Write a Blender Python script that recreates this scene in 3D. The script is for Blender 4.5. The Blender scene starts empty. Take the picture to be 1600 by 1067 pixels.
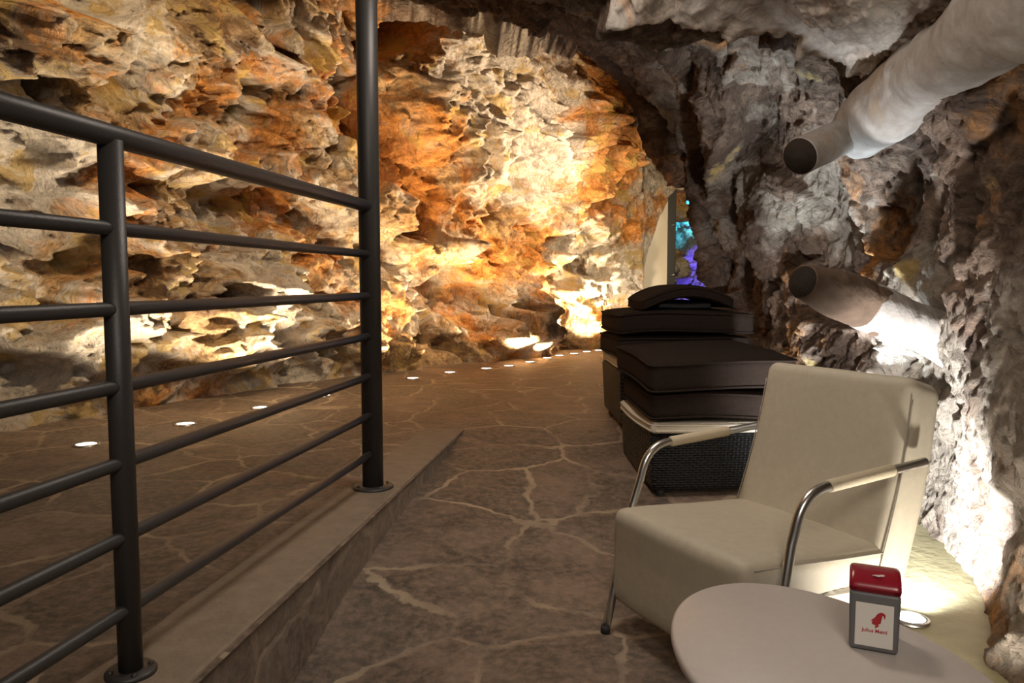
import bpy, bmesh, math, random
import numpy as np
from mathutils import Vector, Matrix
C = bpy.context.scene.collection
PI = math.pi
# ------------------------------------------------------------------ camera, world, exposure
CAM_H = 0.84
PITCH = math.radians(4.45)
cam_d = bpy.data.cameras.new('camera'); cam = bpy.data.objects.new('camera', cam_d); C.objects.link(cam)
cam.location = (0, 0, CAM_H); cam.rotation_euler = (PI/2 - PITCH, 0, 0)
cam_d.lens = 27.0; cam_d.sensor_width = 36.0; cam_d.clip_start = 0.02
bpy.context.scene.camera = cam
sc = bpy.context.scene
sc.view_settings.view_transform = 'Standard'; sc.view_settings.look = 'None'
sc.view_settings.gamma = 1.0; sc.view_settings.use_curve_mapping = False
sc.view_settings.exposure = 0.0
w = bpy.data.worlds.new('world'); sc.world = w; w.use_nodes = True
w.node_tree.nodes['Background'].inputs[0].default_value = (0.75, 0.72, 0.68, 1)
w.node_tree.nodes['Background'].inputs[1].default_value = 0.12

def lamp(name, kind, loc, power, color, target=None, size=0.1, spot=None, blend=0.5, parent=None, size_y=None):
    d = bpy.data.lights.new(name, kind); d.energy = power; d.color = color
    if kind == 'AREA':
        d.size = size
        if size_y: d.shape = 'RECTANGLE'; d.size_y = size_y
    else:
        d.shadow_soft_size = size
    if kind == 'SPOT': d.spot_size = spot; d.spot_blend = blend
    o = bpy.data.objects.new(name, d); C.objects.link(o); o.location = loc
    if target is not None:
        v = Vector(target) - Vector(loc); o.rotation_euler = v.to_track_quat('-Z', 'Y').to_euler()
    return o
# unseen fill lights added behind the camera (soft, dim) and over the passage
lamp('bar_fill', 'AREA', (0.3, -0.9, 2.2), 31, (1.0, 0.9, 0.78), (0.8, 2.2, 0.4), 0.7)
lamp('passage_fill', 'AREA', (0.2, 2.6, 2.3), 23.0, (1.0, 0.9, 0.8), (0.2, 2.8, 0), 0.5)
lamp('vault_fill', 'SPOT', (-0.7, 1.9, 2.15), 13, (1.0, 0.96, 0.91), (1.5, 3.1, 1.75), 0.12, math.radians(80), 0.8)  # unseen spot, put in to light ceiling and beam from the left

lamp('wall_fill', 'SPOT', (-0.7, 3.4, 2.75), 250, (1.0, 0.76, 0.47), (-2.5, 5.6, 1.5), 0.10, math.radians(105), 0.8)  # unseen fill, added to light the left wall from the front
lamp('chamber_hidden_spot', 'SPOT', (1.6, 7.4, 1.5), 150, (1.0, 0.80, 0.5), (1.35, 9.7, 1.5), 0.08, math.radians(80), 0.7)  # unseen spot, added to brighten the hanging rock curtain
lamp('chamber_hidden_spot', 'SPOT', (1.55, 7.25, 1.75), 560, (1.0, 0.77, 0.52), (-0.5, 7.9, 2.3), 0.10, math.radians(120), 0.6)

# pixel of the 1600x1067 photograph -> point in the place
def ray(px, py):
    x, y = (px-800)/1200.0, (533.5-py)/1200.0
    c, s = math.cos(PITCH), math.sin(PITCH)
    return Vector((x, c + y*s, -s + y*c))
def at_z(px, py, z=0.0):
    r = ray(px, py); t = (z-CAM_H)/r.z; return Vector((0, 0, CAM_H)) + r*t
def at_y(px, py, Y):
    r = ray(px, py); return Vector((0, 0, CAM_H)) + r*(Y/r.y)

# ------------------------------------------------------------------ node helpers
def new_mat(name):
    m = bpy.data.materials.new(name); m.use_nodes = True
    nt = m.node_tree; b = nt.nodes['Principled BSDF']; return m, nt, b
def N(nt, t, **kw):
    n = nt.nodes.new(t)
    for k, v in kw.items():
        if k.startswith('i_'):
            key = k[2:]; key = int(key) if key.isdigit() else key.replace('_', ' ')
            if hasattr(v, 'is_output'): nt.links.new(v, n.inputs[key])
            else: n.inputs[key].default_value = v
        else: setattr(n, k, v)
    return n
def ramp(nt, fac, stops, interp='LINEAR'):
    r = nt.nodes.new('ShaderNodeValToRGB'); nt.links.new(fac, r.inputs[0])
    cr = r.color_ramp; cr.interpolation = interp
    while len(cr.elements) < len(stops): cr.elements.new(0.5)
    for e, (p, c) in zip(cr.elements, stops):
        e.position = p; e.color = (c, c, c, 1) if not isinstance(c, tuple) else (*c, 1)
    return r.outputs[0]
def mixc(nt, fac, a, b, blend='MIX'):
    n = nt.nodes.new('ShaderNodeMix'); n.data_type = 'RGBA'; n.blend_type = blend
    for s, v in ((n.inputs[0], fac), (n.inputs[6], a), (n.inputs[7], b)):
        if hasattr(v, 'is_output'): nt.links.new(v, s)
        elif isinstance(v, tuple): s.default_value = (*v, 1)
        else: s.default_value = v
    return n.outputs[2]
def math_(nt, op, a, b=None, clamp=False):
    n = nt.nodes.new('ShaderNodeMath'); n.operation = op; n.use_clamp = clamp
    for i, v in enumerate((a, b)):
        if v is None: continue
        if hasattr(v, 'is_output'): nt.links.new(v, n.inputs[i])
        else: n.inputs[i].default_value = v
    return n.outputs[0]
def noise(nt, vec, scale, detail=5, rough=0.6, dist=0.0):
    n = N(nt, 'ShaderNodeTexNoise'); nt.links.new(vec, n.inputs['Vector'])
    n.inputs['Scale'].default_value = scale; n.inputs['Detail'].default_value = detail
    n.inputs['Roughness'].default_value = rough; n.inputs['Distortion'].default_value = dist
    return n.outputs[0]
def plain(name, col, rough=0.5, metal=0.0, bump=0.0, bscale=60, var=0.0):
    m, nt, b = new_mat(name)
    b.inputs['Base Color'].default_value = (*col, 1); b.inputs['Roughness'].default_value = rough
    b.inputs['Metallic'].default_value = metal; b.inputs['Specular IOR Level'].default_value = 0.12 if rough > 0.8 else 0.5
    tc = N(nt, 'ShaderNodeTexCoord').outputs['Object']
    if var:
        f = noise(nt, tc, bscale*0.25, 3)
        nt.links.new(mixc(nt, ramp(nt, f, [(0.3, 0.0), (0.7, 1.0)]), tuple(c*(1-var) for c in col), tuple(min(1, c*(1+var)) for c in col)), b.inputs['Base Color'])
    if bump:
        bp = N(nt, 'ShaderNodeBump', i_Strength=bump, i_Distance=0.01, i_Height=noise(nt, tc, bscale, 4))
        nt.links.new(bp.outputs[0], b.inputs['Normal'])
    return m

TAN=(0.52,0.345,0.18); PALE=(0.68,0.60,0.51); ORANGE=(0.68,0.28,0.06); BROWN=(0.17,0.10,0.055); YELG=(0.62,0.41,0.11)
def rock_mat(name, tan=TAN, pale=PALE, orange=ORANGE, brown=BROWN, o_amt=0.5, p_amt=0.5, b_amt=0.5, y_amt=0.5, zone=None, ring=0.16, seed=0.0, shot=False):
    m, nt, b = new_mat(name)
    geo = N(nt, 'ShaderNodeNewGeometry').outputs['Position']
    mp = N(nt, 'ShaderNodeMapping'); nt.links.new(geo, mp.inputs[0]); mp.inputs['Location'].default_value = (seed, seed*0.7, seed*1.3)
    P = mp.outputs[0]
    wv = N(nt, 'ShaderNodeTexNoise'); nt.links.new(P, wv.inputs['Vector']); wv.inputs['Scale'].default_value = 2.2; wv.inputs['Detail'].default_value = 4
    va = N(nt, 'ShaderNodeVectorMath', operation='SCALE'); nt.links.new(wv.outputs[1], va.inputs[0]); va.inputs['Scale'].default_value = 0.5
    vb = N(nt, 'ShaderNodeVectorMath', operation='ADD'); nt.links.new(P, vb.inputs[0]); nt.links.new(va.outputs[0], vb.inputs[1])
    W = vb.outputs[0]
    def mask(scale, amt, width=0.05, det=6, rg=0.62):
        f = noise(nt, W, scale, det, rg); t = 0.72 - 0.4*amt
        return ramp(nt, f, [(max(0, t-width), 0.0), (min(1, t+width), 1.0)])
    W2 = N(nt, 'ShaderNodeMapping'); nt.links.new(W, W2.inputs[0]); W2.inputs['Location'].default_value = (7.1, 3.3, 9.2)
    W3 = N(nt, 'ShaderNodeMapping'); nt.links.new(W, W3.inputs[0]); W3.inputs['Location'].default_value = (17.1, 23.3, 2.2)
    W4 = N(nt, 'ShaderNodeMapping'); nt.links.new(W, W4.inputs[0]); W4.inputs['Location'].default_value = (-7.7, 13.3, -9.2)
    def mask2(vec, scale, amt, width=0.05, det=6, rg=0.62):
        f = noise(nt, vec, scale, det, rg); t = 0.72 - 0.4*amt
        return f, ramp(nt, f, [(max(0, t-width), 0.0), (min(1, t+width), 1.0)])
    fine = noise(nt, W, 15, 10, 0.78)
    base = mixc(nt, ramp(nt, fine, [(0.41, 0.0), (0.59, 1.0)]), tuple(c*0.52 for c in tan), tuple(min(1, c*1.3) for c in tan))
    _, mb = mask2(W3.outputs[0], 1.5, b_amt, 0.05)
    col = mixc(nt, mb, base, brown)
    fp, mpale = mask2(W2.outputs[0], 1.3, p_amt, 0.04)
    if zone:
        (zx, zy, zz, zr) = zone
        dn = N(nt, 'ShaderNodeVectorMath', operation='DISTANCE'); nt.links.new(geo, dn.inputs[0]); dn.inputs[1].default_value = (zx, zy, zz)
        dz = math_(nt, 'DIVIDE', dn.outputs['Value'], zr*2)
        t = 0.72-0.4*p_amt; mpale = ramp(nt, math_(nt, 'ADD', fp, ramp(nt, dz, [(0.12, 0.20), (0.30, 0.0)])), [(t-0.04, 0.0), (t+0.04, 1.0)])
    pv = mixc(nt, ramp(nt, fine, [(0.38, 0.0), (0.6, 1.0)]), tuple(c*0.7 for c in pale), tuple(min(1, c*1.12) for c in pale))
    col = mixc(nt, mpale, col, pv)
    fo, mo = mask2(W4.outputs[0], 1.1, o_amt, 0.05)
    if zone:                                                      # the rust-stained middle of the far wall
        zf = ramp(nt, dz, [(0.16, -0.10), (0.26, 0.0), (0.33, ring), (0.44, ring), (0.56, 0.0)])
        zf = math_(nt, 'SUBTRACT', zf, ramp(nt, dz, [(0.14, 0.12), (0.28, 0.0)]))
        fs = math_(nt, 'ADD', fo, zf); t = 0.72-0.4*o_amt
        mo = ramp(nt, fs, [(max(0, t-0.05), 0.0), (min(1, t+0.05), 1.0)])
    ov = mixc(nt, ramp(nt, fine, [(0.41, 0.0), (0.59, 1.0)]), tuple(c*0.6 for c in orange), tuple(min(1, c*1.25) for c in orange))
    mo = math_(nt, 'MULTIPLY', mo, 0.88)
    col = mixc(nt, mo, col, ov)
    _, my = mask2(W2.outputs[0], 2.6, y_amt, 0.03)
    col = mixc(nt, math_(nt, 'MULTIPLY', my, 0.7), col, YELG)
    # dark lichen specks and small dirt marks
    sp = noise(nt, W3.outputs[0], 26, 5, 0.75)
    col = mixc(nt, ramp(nt, sp, [(0.60, 0.0), (0.68, 0.75)]), col, tuple(c*0.55 for c in brown))
    nt.links.new(col, b.inputs['Base Color'])
    b.inputs['Roughness'].default_value = 0.82; b.inputs['Specular IOR Level'].default_value = 0.25
    # fine crags
    vor = N(nt, 'ShaderNodeTexVoronoi', feature='F1'); nt.links.new(W, vor.inputs['Vector']); vor.inputs['Scale'].default_value = 9
    vor2 = N(nt, 'ShaderNodeTexVoronoi', feature='F1'); nt.links.new(W2.outputs[0], vor2.inputs['Vector']); vor2.inputs['Scale'].default_value = 24
    n1 = noise(nt, W, 18, 10, 0.72)
    h = math_(nt, 'ADD', math_(nt, 'MULTIPLY', vor.outputs['Distance'], 0.5), math_(nt, 'ADD', math_(nt, 'MULTIPLY', vor2.outputs['Distance'], 0.35), math_(nt, 'ADD', math_(nt, 'MULTIPLY', n1, 1.0), math_(nt, 'MULTIPLY', noise(nt, W, 55, 6, 0.7), 0.35))))
    bp = N(nt, 'ShaderNodeBump', i_Strength=0.55 if shot else 1.0, i_Distance=0.045 if not shot else 0.02, i_Height=h)
    nt.links.new(bp.outputs[0], b.inputs['Normal'])
    return m

def flag_mat(name, scale, stone, stone2, grout, gw=0.03, strength=1.0):
    m, nt, b = new_mat(name)
    P = N(nt, 'ShaderNodeNewGeometry').outputs['Position']
    wv = N(nt, 'ShaderNodeTexNoise'); nt.links.new(P, wv.inputs['Vector']); wv.inputs['Scale'].default_value = 3.2; wv.inputs['Detail'].default_value = 5
    va = N(nt, 'ShaderNodeVectorMath', operation='SCALE'); nt.links.new(wv.outputs[1], va.inputs[0]); va.inputs['Scale'].default_value = 0.16
    vb = N(nt, 'ShaderNodeVectorMath', operation='ADD'); nt.links.new(P, vb.inputs[0]); nt.links.new(va.outputs[0], vb.inputs[1])
    wf = N(nt, 'ShaderNodeTexNoise'); nt.links.new(P, wf.inputs['Vector']); wf.inputs['Scale'].default_value = 16; wf.inputs['Detail'].default_value = 6
    vf = N(nt, 'ShaderNodeVectorMath', operation='SCALE'); nt.links.new(wf.outputs[1], vf.inputs[0]); vf.inputs['Scale'].default_value = 0.05
    vg = N(nt, 'ShaderNodeVectorMath', operation='ADD'); nt.links.new(vb.outputs[0], vg.inputs[0]); nt.links.new(vf.outputs[0], vg.inputs[1])
    W = vg.outputs[0]
    v = N(nt, 'ShaderNodeTexVoronoi', feature='DISTANCE_TO_EDGE'); nt.links.new(W, v.inputs['Vector']); v.inputs['Scale'].default_value = scale
    vc = N(nt, 'ShaderNodeTexVoronoi', feature='F1'); nt.links.new(W, vc.inputs['Vector']); vc.inputs['Scale'].default_value = scale
    sep = N(nt, 'ShaderNodeSeparateColor'); nt.links.new(vc.outputs['Color'], sep.inputs[0])
    fine = noise(nt, P, 30, 8, 0.7); mid = noise(nt, P, 5, 6, 0.65)
    s = mixc(nt, sep.outputs[0], stone, stone2)
    s = mixc(nt, ramp(nt, mid, [(0.40, 0.0), (0.60, 0.85)]), s, tuple(c*0.62 for c in stone))
    s = mixc(nt, ramp(nt, fine, [(0.42, 0.0), (0.66, 0.6)]), s, tuple(min(1, c*1.5) for c in stone2))
    d = math_(nt, 'ADD', v.outputs['Distance'], math_(nt, 'MULTIPLY', math_(nt, 'SUBTRACT', noise(nt, P, 9, 5, 0.7), 0.5), 0.045))
    g = ramp(nt, d, [(gw*0.75, 1.0), (gw*1.5, 0.0)])
    patch = ramp(nt, noise(nt, P, 2.1, 3, 0.6), [(0.38, 0.12), (0.62, 1.0)])
    g = math_(nt, 'MULTIPLY', math_(nt, 'MULTIPLY', g, patch), strength)
    nt.links.new(mixc(nt, g, s, grout), b.inputs['Base Color'])
    b.inputs['Roughness'].default_value = 0.55; b.inputs['Specular IOR Level'].default_value = 0.35
    h = math_(nt, 'ADD', math_(nt, 'MULTIPLY', math_(nt, 'MINIMUM', d, 0.06), 4.0), math_(nt, 'ADD', math_(nt, 'MULTIPLY', mid, 0.6), math_(nt, 'MULTIPLY', fine, 0.25)))
    bp = N(nt, 'ShaderNodeBump', i_Strength=0.6, i_Distance=0.02, i_Height=h); nt.links.new(bp.outputs[0], b.inputs['Normal'])
    return m

# ------------------------------------------------------------------ object helpers
def link_mesh(name, me, m=None, parent=None):
    o = bpy.data.objects.new(name, me); C.objects.link(o)
    if m: me.materials.append(m)
    if parent: o.parent = parent
    return o
def from_bm(name, bm, m=None, parent=None, smooth=True):
    me = bpy.data.meshes.new(name); bmesh.ops.recalc_face_normals(bm, faces=bm.faces[:]); bm.to_mesh(me); bm.free()
    if smooth: me.shade_smooth()
    return link_mesh(name, me, m, parent)
def tag(o, label=None, cat=None, group=None, kind=None):
    if label: o['label'] = label
    if cat: o['category'] = cat
    if group: o['group'] = group
    if kind: o['kind'] = kind
    return o
def empty(name, loc, rz=0.0):
    o = bpy.data.objects.new(name, None); C.objects.link(o); o.location = loc; o.rotation_euler = (0, 0, rz); o.empty_display_size = 0.1; return o
def tube(bm, pts, r, seg=16, caps=True):
    pts = [Vector(p) for p in pts]; rs = r if isinstance(r, (list, tuple)) else [r]*len(pts)
    rings = []; up = None
    for i, p in enumerate(pts):
        t = ((pts[min(i+1, len(pts)-1)] - p).normalized() + (p - pts[max(i-1, 0)]).normalized()).normalized()
        if up is None: up = t.orthogonal().normalized()
        up = (up - t*up.dot(t)).normalized(); sd = t.cross(up)
        rings.append([bm.verts.new(p + (up*math.cos(2*PI*k/seg) + sd*math.sin(2*PI*k/seg))*rs[i]) for k in range(seg)])
    for a, b_ in zip(rings, rings[1:]):
        for k in range(seg): bm.faces.new((a[k], a[(k+1) % seg], b_[(k+1) % seg], b_[k]))
    if caps: bm.faces.new(rings[0][::-1]); bm.faces.new(rings[-1])
def lathe(bm, prof, seg=48, center=(0, 0, 0)):
    cx, cy, cz = center; rings = []
    for r, z in prof:
        rings.append([bm.verts.new((cx+r*math.cos(2*PI*k/seg), cy+r*math.sin(2*PI*k/seg), cz+z)) for k in range(seg)] if r > 1e-6 else [bm.verts.new((cx, cy, cz+z))])
    for a, b_ in zip(rings, rings[1:]):
        for k in range(seg):
            k2 = (k+1) % seg
            if len(a) == 1 and len(b_) == 1: continue
            if len(a) == 1: bm.faces.new((a[0], b_[k], b_[k2]))
            elif len(b_) == 1: bm.faces.new((a[k], a[k2], b_[0]))
            else: bm.faces.new((a[k], a[k2], b_[k2], b_[k]))
def rbox(bm, size, r, n=14, fn=None, center=(0, 0, 0)):
    """rounded box with n x n quads per side; fn(Vector)->Vector bends it afterwards"""
    hx, hy, hz = size[0]/2, size[1]/2, size[2]/2; vs = {}
    def grid(h):                                     # samples concentrate in the rounded edges
        e = [h-r + r*math.sin(PI/2*k/4) for k in range(1, 5)]
        core = [(-1+2*k/n)*(h-r) for k in range(n+1)]
        return [-v for v in e[::-1]] + core + e
    gx, gy, gz = grid(hx), grid(hy), grid(hz); L = len(gx)-1
    def V(i, j, k):
        key = (i, j, k)
        if key not in vs:
            p = Vector((gx[i], gy[j], gz[k]))
            q = Vector((max(-hx+r, min(hx-r, p.x)), max(-hy+r, min(hy-r, p.y)), max(-hz+r, min(hz-r, p.z))))
            d = p-q
            p = q + d.normalized()*r if d.length > 1e-9 else p
            if fn: p = fn(p)
            vs[key] = bm.verts.new(p + Vector(center))
        return vs[key]
    for a in range(L):
        for c in range(L):
            bm.faces.new((V(a, c, 0), V(a, c+1, 0), V(a+1, c+1, 0), V(a+1, c, 0)))
            bm.faces.new((V(a, c, L), V(a+1, c, L), V(a+1, c+1, L), V(a, c+1, L)))
            bm.faces.new((V(a, 0, c), V(a+1, 0, c), V(a+1, 0, c+1), V(a, 0, c+1)))
            bm.faces.new((V(a, L, c), V(a, L, c+1), V(a+1, L, c+1), V(a+1, L, c)))
            bm.faces.new((V(0, a, c), V(0, a, c+1), V(0, a+1, c+1), V(0, a+1, c)))
            bm.faces.new((V(L, a, c), V(L, a+1, c), V(L, a+1, c+1), V(L, a, c+1)))

# ------------------------------------------------------------------ numpy noise for the rock faces
def _hash(ix, iy, iz, seed):
    h = (ix.astype(np.uint32)*np.uint32(374761393) + iy.astype(np.uint32)*np.uint32(668265263) + iz.astype(np.uint32)*np.uint32(2246822519) + np.uint32(seed)*np.uint32(3266489917))
    h = (h ^ (h >> np.uint32(13)))*np.uint32(1274126177); h = h ^ (h >> np.uint32(16)); h = h*np.uint32(2654435761); h ^= h >> np.uint32(15)
    return h
def _r(h, k=0):
    h = (h + np.uint32(k)*np.uint32(0x9E3779B9)); h = (h ^ (h >> np.uint32(16)))*np.uint32(0x85ebca6b); h = (h ^ (h >> np.uint32(13)))*np.uint32(0xc2b2ae35); h ^= h >> np.uint32(16)
    return h.astype(np.float64)/4294967295.0
def vnoise(p, seed):
    i = np.floor(p).astype(np.int64); f = p - i; f = f*f*f*(f*(f*6-15)+10); out = 0
    for dx in (0, 1):
        for dy in (0, 1):
            for dz in (0, 1):
                wgt = (f[:, 0] if dx else 1-f[:, 0])*(f[:, 1] if dy else 1-f[:, 1])*(f[:, 2] if dz else 1-f[:, 2])
                out = out + wgt*_r(_hash(i[:, 0]+dx, i[:, 1]+dy, i[:, 2]+dz, seed))
    return out*2-1
def fbm(p, seed, octs=5, gain=0.5):
    a = 1.0; s = 0
    for o in range(octs): s = s + a*vnoise(p*(2.03**o) + o*17.3, seed+o); a *= gain
    return s
def facets(p, seed, tilt=0.9):
    """broken rock: every cell is a tilted plane of its own height; also returns closeness to a crack"""
    i = np.floor(p).astype(np.int64); n = len(p); F1 = np.full(n, 1e9); F2 = np.full(n, 1e9); H = np.zeros(n)
    for dx in (-1, 0, 1):
        for dy in (-1, 0, 1):
            for dz in (-1, 0, 1):
                h = _hash(i[:, 0]+dx, i[:, 1]+dy, i[:, 2]+dz, seed)
                s = np.stack([i[:, 0]+dx+_r(h, 1), i[:, 1]+dy+_r(h, 2), i[:, 2]+dz+_r(h, 3)], 1)
                d = p - s; dd = (d*d).sum(1)
                val = (_r(h, 4)-0.5) + tilt*((_r(h, 5)*2-1)*d[:, 0] + (_r(h, 6)*2-1)*d[:, 1] + (_r(h, 7)*2-1)*d[:, 2])
                c = dd < F1
                F2 = np.where(c, F1, np.minimum(F2, dd)); H = np.where(c, val, H); F1 = np.where(c, dd, F1)
    return H, np.sqrt(F2)-np.sqrt(F1)
def crag(p, seed, amp, rough=1.0, stretch=(1, 1, 1)):
    """inward relief in metres"""
    S = np.array(stretch)
    wp = p + 0.22*np.stack([fbm(p*1.3, seed+50+k, 3) for k in range(3)], 1)
    wp2 = p + 0.05*np.stack([fbm(p*5, seed+60+k, 3) for k in range(3)], 1)
    h = 0.5*fbm(p*0.9, seed, 3)
    a, e1 = facets(wp*1.15*S, seed+7, 1.3); h = h + 0.75*a
    b, e2 = facets((wp*0.6+wp2*0.4)*3.1*S, seed+8, 1.2); h = h + 0.36*b*rough - 0.05*np.exp(-(e2/0.08)**2)
    c, e3 = facets(wp2*7.5*S, seed+9, 1.2); h = h + 0.15*c*rough
    d, e4 = facets(wp2*17*S, seed+10, 1.1); h = h + 0.055*d*rough
    h = h + 0.045*rough*fbm(p*14, seed+11, 4, 0.6)
    return h*amp
def spline(xs, X, Y):
    """Catmull-Rom of rows Y at knots X"""
    X = np.asarray(X, float); Y = np.asarray(Y, float); M = np.gradient(Y, X, axis=0)
    k = np.clip(np.searchsorted(X, xs, 'right')-1, 0, len(X)-2); h = X[k+1]-X[k]; t = ((xs-X[k])/h)
    sh = (-1,)+(1,)*(Y.ndim-1); t = t.reshape(sh); h = h.reshape(sh)
    return (2*t**3-3*t**2+1)*Y[k] + (t**3-2*t**2+t)*h*M[k] + (-2*t**3+3*t**2)*Y[k+1] + (t**3-t**2)*h*M[k+1]
def sheet(name, G, m, kind='structure', iu=None, iv=None):
    """G: (nu, nv, 3) grid -> mesh object"""
    if iu: G = G[iu[0]:iu[1]]
    if iv: G = G[:, iv[0]:iv[1]]
    nu, nv = G.shape[:2]; me = bpy.data.meshes.new(name)
    me.vertices.add(nu*nv); me.vertices.foreach_set('co', G.reshape(-1).astype(np.float32))
    a = (np.arange(nu-1)[:, None]*nv + np.arange(nv-1)[None, :]).reshape(-1)
    q = np.stack([a, a+1, a+nv+1, a+nv], 1).astype(np.int32); nf = len(q)
    me.loops.add(nf*4); me.loops.foreach_set('vertex_index', q.reshape(-1))
    me.polygons.add(nf); me.polygons.foreach_set('loop_start', np.arange(nf, dtype=np.int32)*4)
    me.update(calc_edges=True); me.validate(); me.shade_smooth()
    o = link_mesh(name, me, m); o['kind'] = kind; return o
def blur(d, n):
    for _ in range(n):
        for ax in (0, 1):
            a = np.roll(d, 1, ax); b = np.roll(d, -1, ax); sl = [slice(None)]*2; sl[ax] = 0; a[tuple(sl)] = d[tuple(sl)]; sl[ax] = -1; b[tuple(sl)] = d[tuple(sl)]
            d = 0.25*a+0.5*d+0.25*b
    return d
def normals(G, toward):
    du = np.gradient(G, axis=0); dv = np.gradient(G, axis=1); n = np.cross(du, dv); n /= np.linalg.norm(n, axis=2, keepdims=True)+1e-9
    s = np.sign(((toward-G)*n).sum(2, keepdims=True)); s[s == 0] = 1
    return n*s

# ------------------------------------------------------------------ materials
M = {}
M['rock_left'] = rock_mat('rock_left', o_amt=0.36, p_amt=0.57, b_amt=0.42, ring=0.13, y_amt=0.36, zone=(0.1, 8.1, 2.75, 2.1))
M['rock_right'] = rock_mat('rock_right', tan=(0.22, 0.145, 0.10), pale=(0.39, 0.32, 0.25), zone=(1.7, 3.1, 0.3, 1.3), ring=0.05, brown=(0.10, 0.062, 0.042), o_amt=0.2, p_amt=0.40, b_amt=0.5, y_amt=0.08, seed=31.0)  # zone: the lamp-lit patch of this wall is also painted paler
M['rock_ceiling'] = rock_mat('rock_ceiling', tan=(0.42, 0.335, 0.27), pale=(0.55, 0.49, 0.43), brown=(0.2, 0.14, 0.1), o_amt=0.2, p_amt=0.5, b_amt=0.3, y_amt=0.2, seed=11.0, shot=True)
M['rock_far'] = rock_mat('rock_far', tan=(0.5, 0.5, 0.5), o_amt=-0.6, p_amt=0.7, b_amt=0.3, y_amt=-0.6, seed=3.0)
M['flag'] = flag_mat('flag', 2.1, (0.115, 0.092, 0.070), (0.235, 0.165, 0.12), (0.44, 0.34, 0.23), 0.018)
M['curb_side'] = flag_mat('curb_side', 3.0, (0.20, 0.155, 0.12), (0.27, 0.21, 0.16), (0.34, 0.27, 0.2), 0.04)
M['curb'] = plain('curb', (0.27, 0.205, 0.145), 0.7, 0, 0.5, 60, 0.14)
M['metal'] = plain('painted_metal', (0.060, 0.055, 0.052), 0.42, 0.3, 0.12, 300)
M['chrome'] = plain('satin_chrome', (0.62, 0.61, 0.58), 0.28, 1.0)
M['leather'] = plain('cream_leather', (0.52, 0.455, 0.345), 0.6, 0, 0.08, 160, 0.05)
M['sleeve'] = plain('sleeve_leather', (0.62, 0.52, 0.36), 0.6, 0, 0.2, 120)
M['seam'] = plain('seam', (0.36, 0.32, 0.26), 0.8)
M['table'] = plain('table_top', (0.60, 0.54, 0.50), 0.42, 0, 0.05, 200, 0.03)
M['cushion'] = plain('brown_cushion', (0.026, 0.017, 0.013), 0.95, 0, 0.35, 260, 0.15)
M['cream'] = plain('cream_fabric', (0.62, 0.55, 0.44), 0.9, 0, 0.2, 200)
M['grey_plastic'] = plain('grey_plastic', (0.14, 0.135, 0.14), 0.45)
M['red_plastic'] = plain('red_plastic', (0.30, 0.012, 0.025), 0.25)
M['label'] = plain('label_card', (0.78, 0.74, 0.68), 0.5)
M['logo_red'] = plain('logo_red', (0.45, 0.02, 0.03), 0.5)
M['logo_pale'] = plain('logo_pale', (0.8, 0.7, 0.66), 0.5)
M['rubber'] = plain('rubber', (0.02, 0.02, 0.02), 0.7)
M['panel'] = plain('panel_paint', (0.62, 0.55, 0.44), 0.6, 0, 0.1, 30)
M['black'] = plain('black_frame', (0.012, 0.012, 0.014), 0.5)
M['steel'] = plain('bezel_steel', (0.45, 0.43, 0.40), 0.35, 1.0)
def emis(name, col, st):
    m, nt, b = new_mat(name); b.inputs['Emission Color'].default_value = (*col, 1); b.inputs['Emission Strength'].default_value = st
    b.inputs['Base Color'].default_value = (0.8, 0.8, 0.8, 1); return m
M['lens'] = emis('lens_lit', (1.0, 0.93, 0.85), 9)
M['lens_cool'] = emis('lens_cool', (0.86, 0.92, 1.0), 14)
# black woven wicker
m, nt, b = new_mat('wicker'); tc = N(nt, 'ShaderNodeTexCoord').outputs['Object']
mp = N(nt, 'ShaderNodeSeparateXYZ'); nt.links.new(tc, mp.inputs[0])
su = math_(nt, 'ADD', mp.outputs[0], mp.outputs[1])
a1 = math_(nt, 'SINE', math_(nt, 'MULTIPLY', su, 2*PI/0.034)); rowv = math_(nt, 'SINE', math_(nt, 'MULTIPLY', mp.outputs[2], PI/0.011))
row_abs = math_(nt, 'ABSOLUTE', rowv); sgn = math_(nt, 'SIGN', rowv)
wv = math_(nt, 'MULTIPLY', row_abs, math_(nt, 'ADD', math_(nt, 'MULTIPLY', math_(nt, 'MULTIPLY', a1, sgn), 0.5), 0.55))
nt.links.new(N(nt, 'ShaderNodeBump', i_Strength=1.0, i_Distance=0.012, i_Height=wv).outputs[0], b.inputs['Normal'])
nt.links.new(mixc(nt, wv, (0.004, 0.004, 0.004), (0.022, 0.02, 0.019)), b.inputs['Base Color']); b.inputs['Roughness'].default_value = 0.5; b.inputs['Specular IOR Level'].default_value = 0.25
M['wicker'] = m
# smooth sprayed-concrete beam coating
m, nt, b = new_mat('beam_plaster'); P = N(nt, 'ShaderNodeNewGeometry').outputs['Position']
f = noise(nt, P, 6, 6, 0.65); c_ = mixc(nt, ramp(nt, f, [(0.35, 0.0), (0.65, 1.0)]), (0.24, 0.195, 0.16), (0.38, 0.345, 0.31))
c_ = mixc(nt, ramp(nt, noise(nt, P, 3.1, 4, 0.6), [(0.56, 0.0), (0.64, 0.8)]), c_, (0.30, 0.22, 0.15))
nt.links.new(c_, b.inputs['Base Color']); b.inputs['Roughness'].default_value = 0.8
nt.links.new(N(nt, 'ShaderNodeBump', i_Strength=0.6, i_Distance=0.02, i_Height=noise(nt, P, 11, 6, 0.6)).outputs[0], b.inputs['Normal'])
M['beam'] = m
M['beam_end'] = plain('beam_end', (0.028, 0.020, 0.015), 0.9, 0, 0.8, 30, 0.3)
M['bark'] = plain('dark_wood_log', (0.105, 0.068, 0.046), 0.85, 0, 0.8, 18, 0.4)

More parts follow.
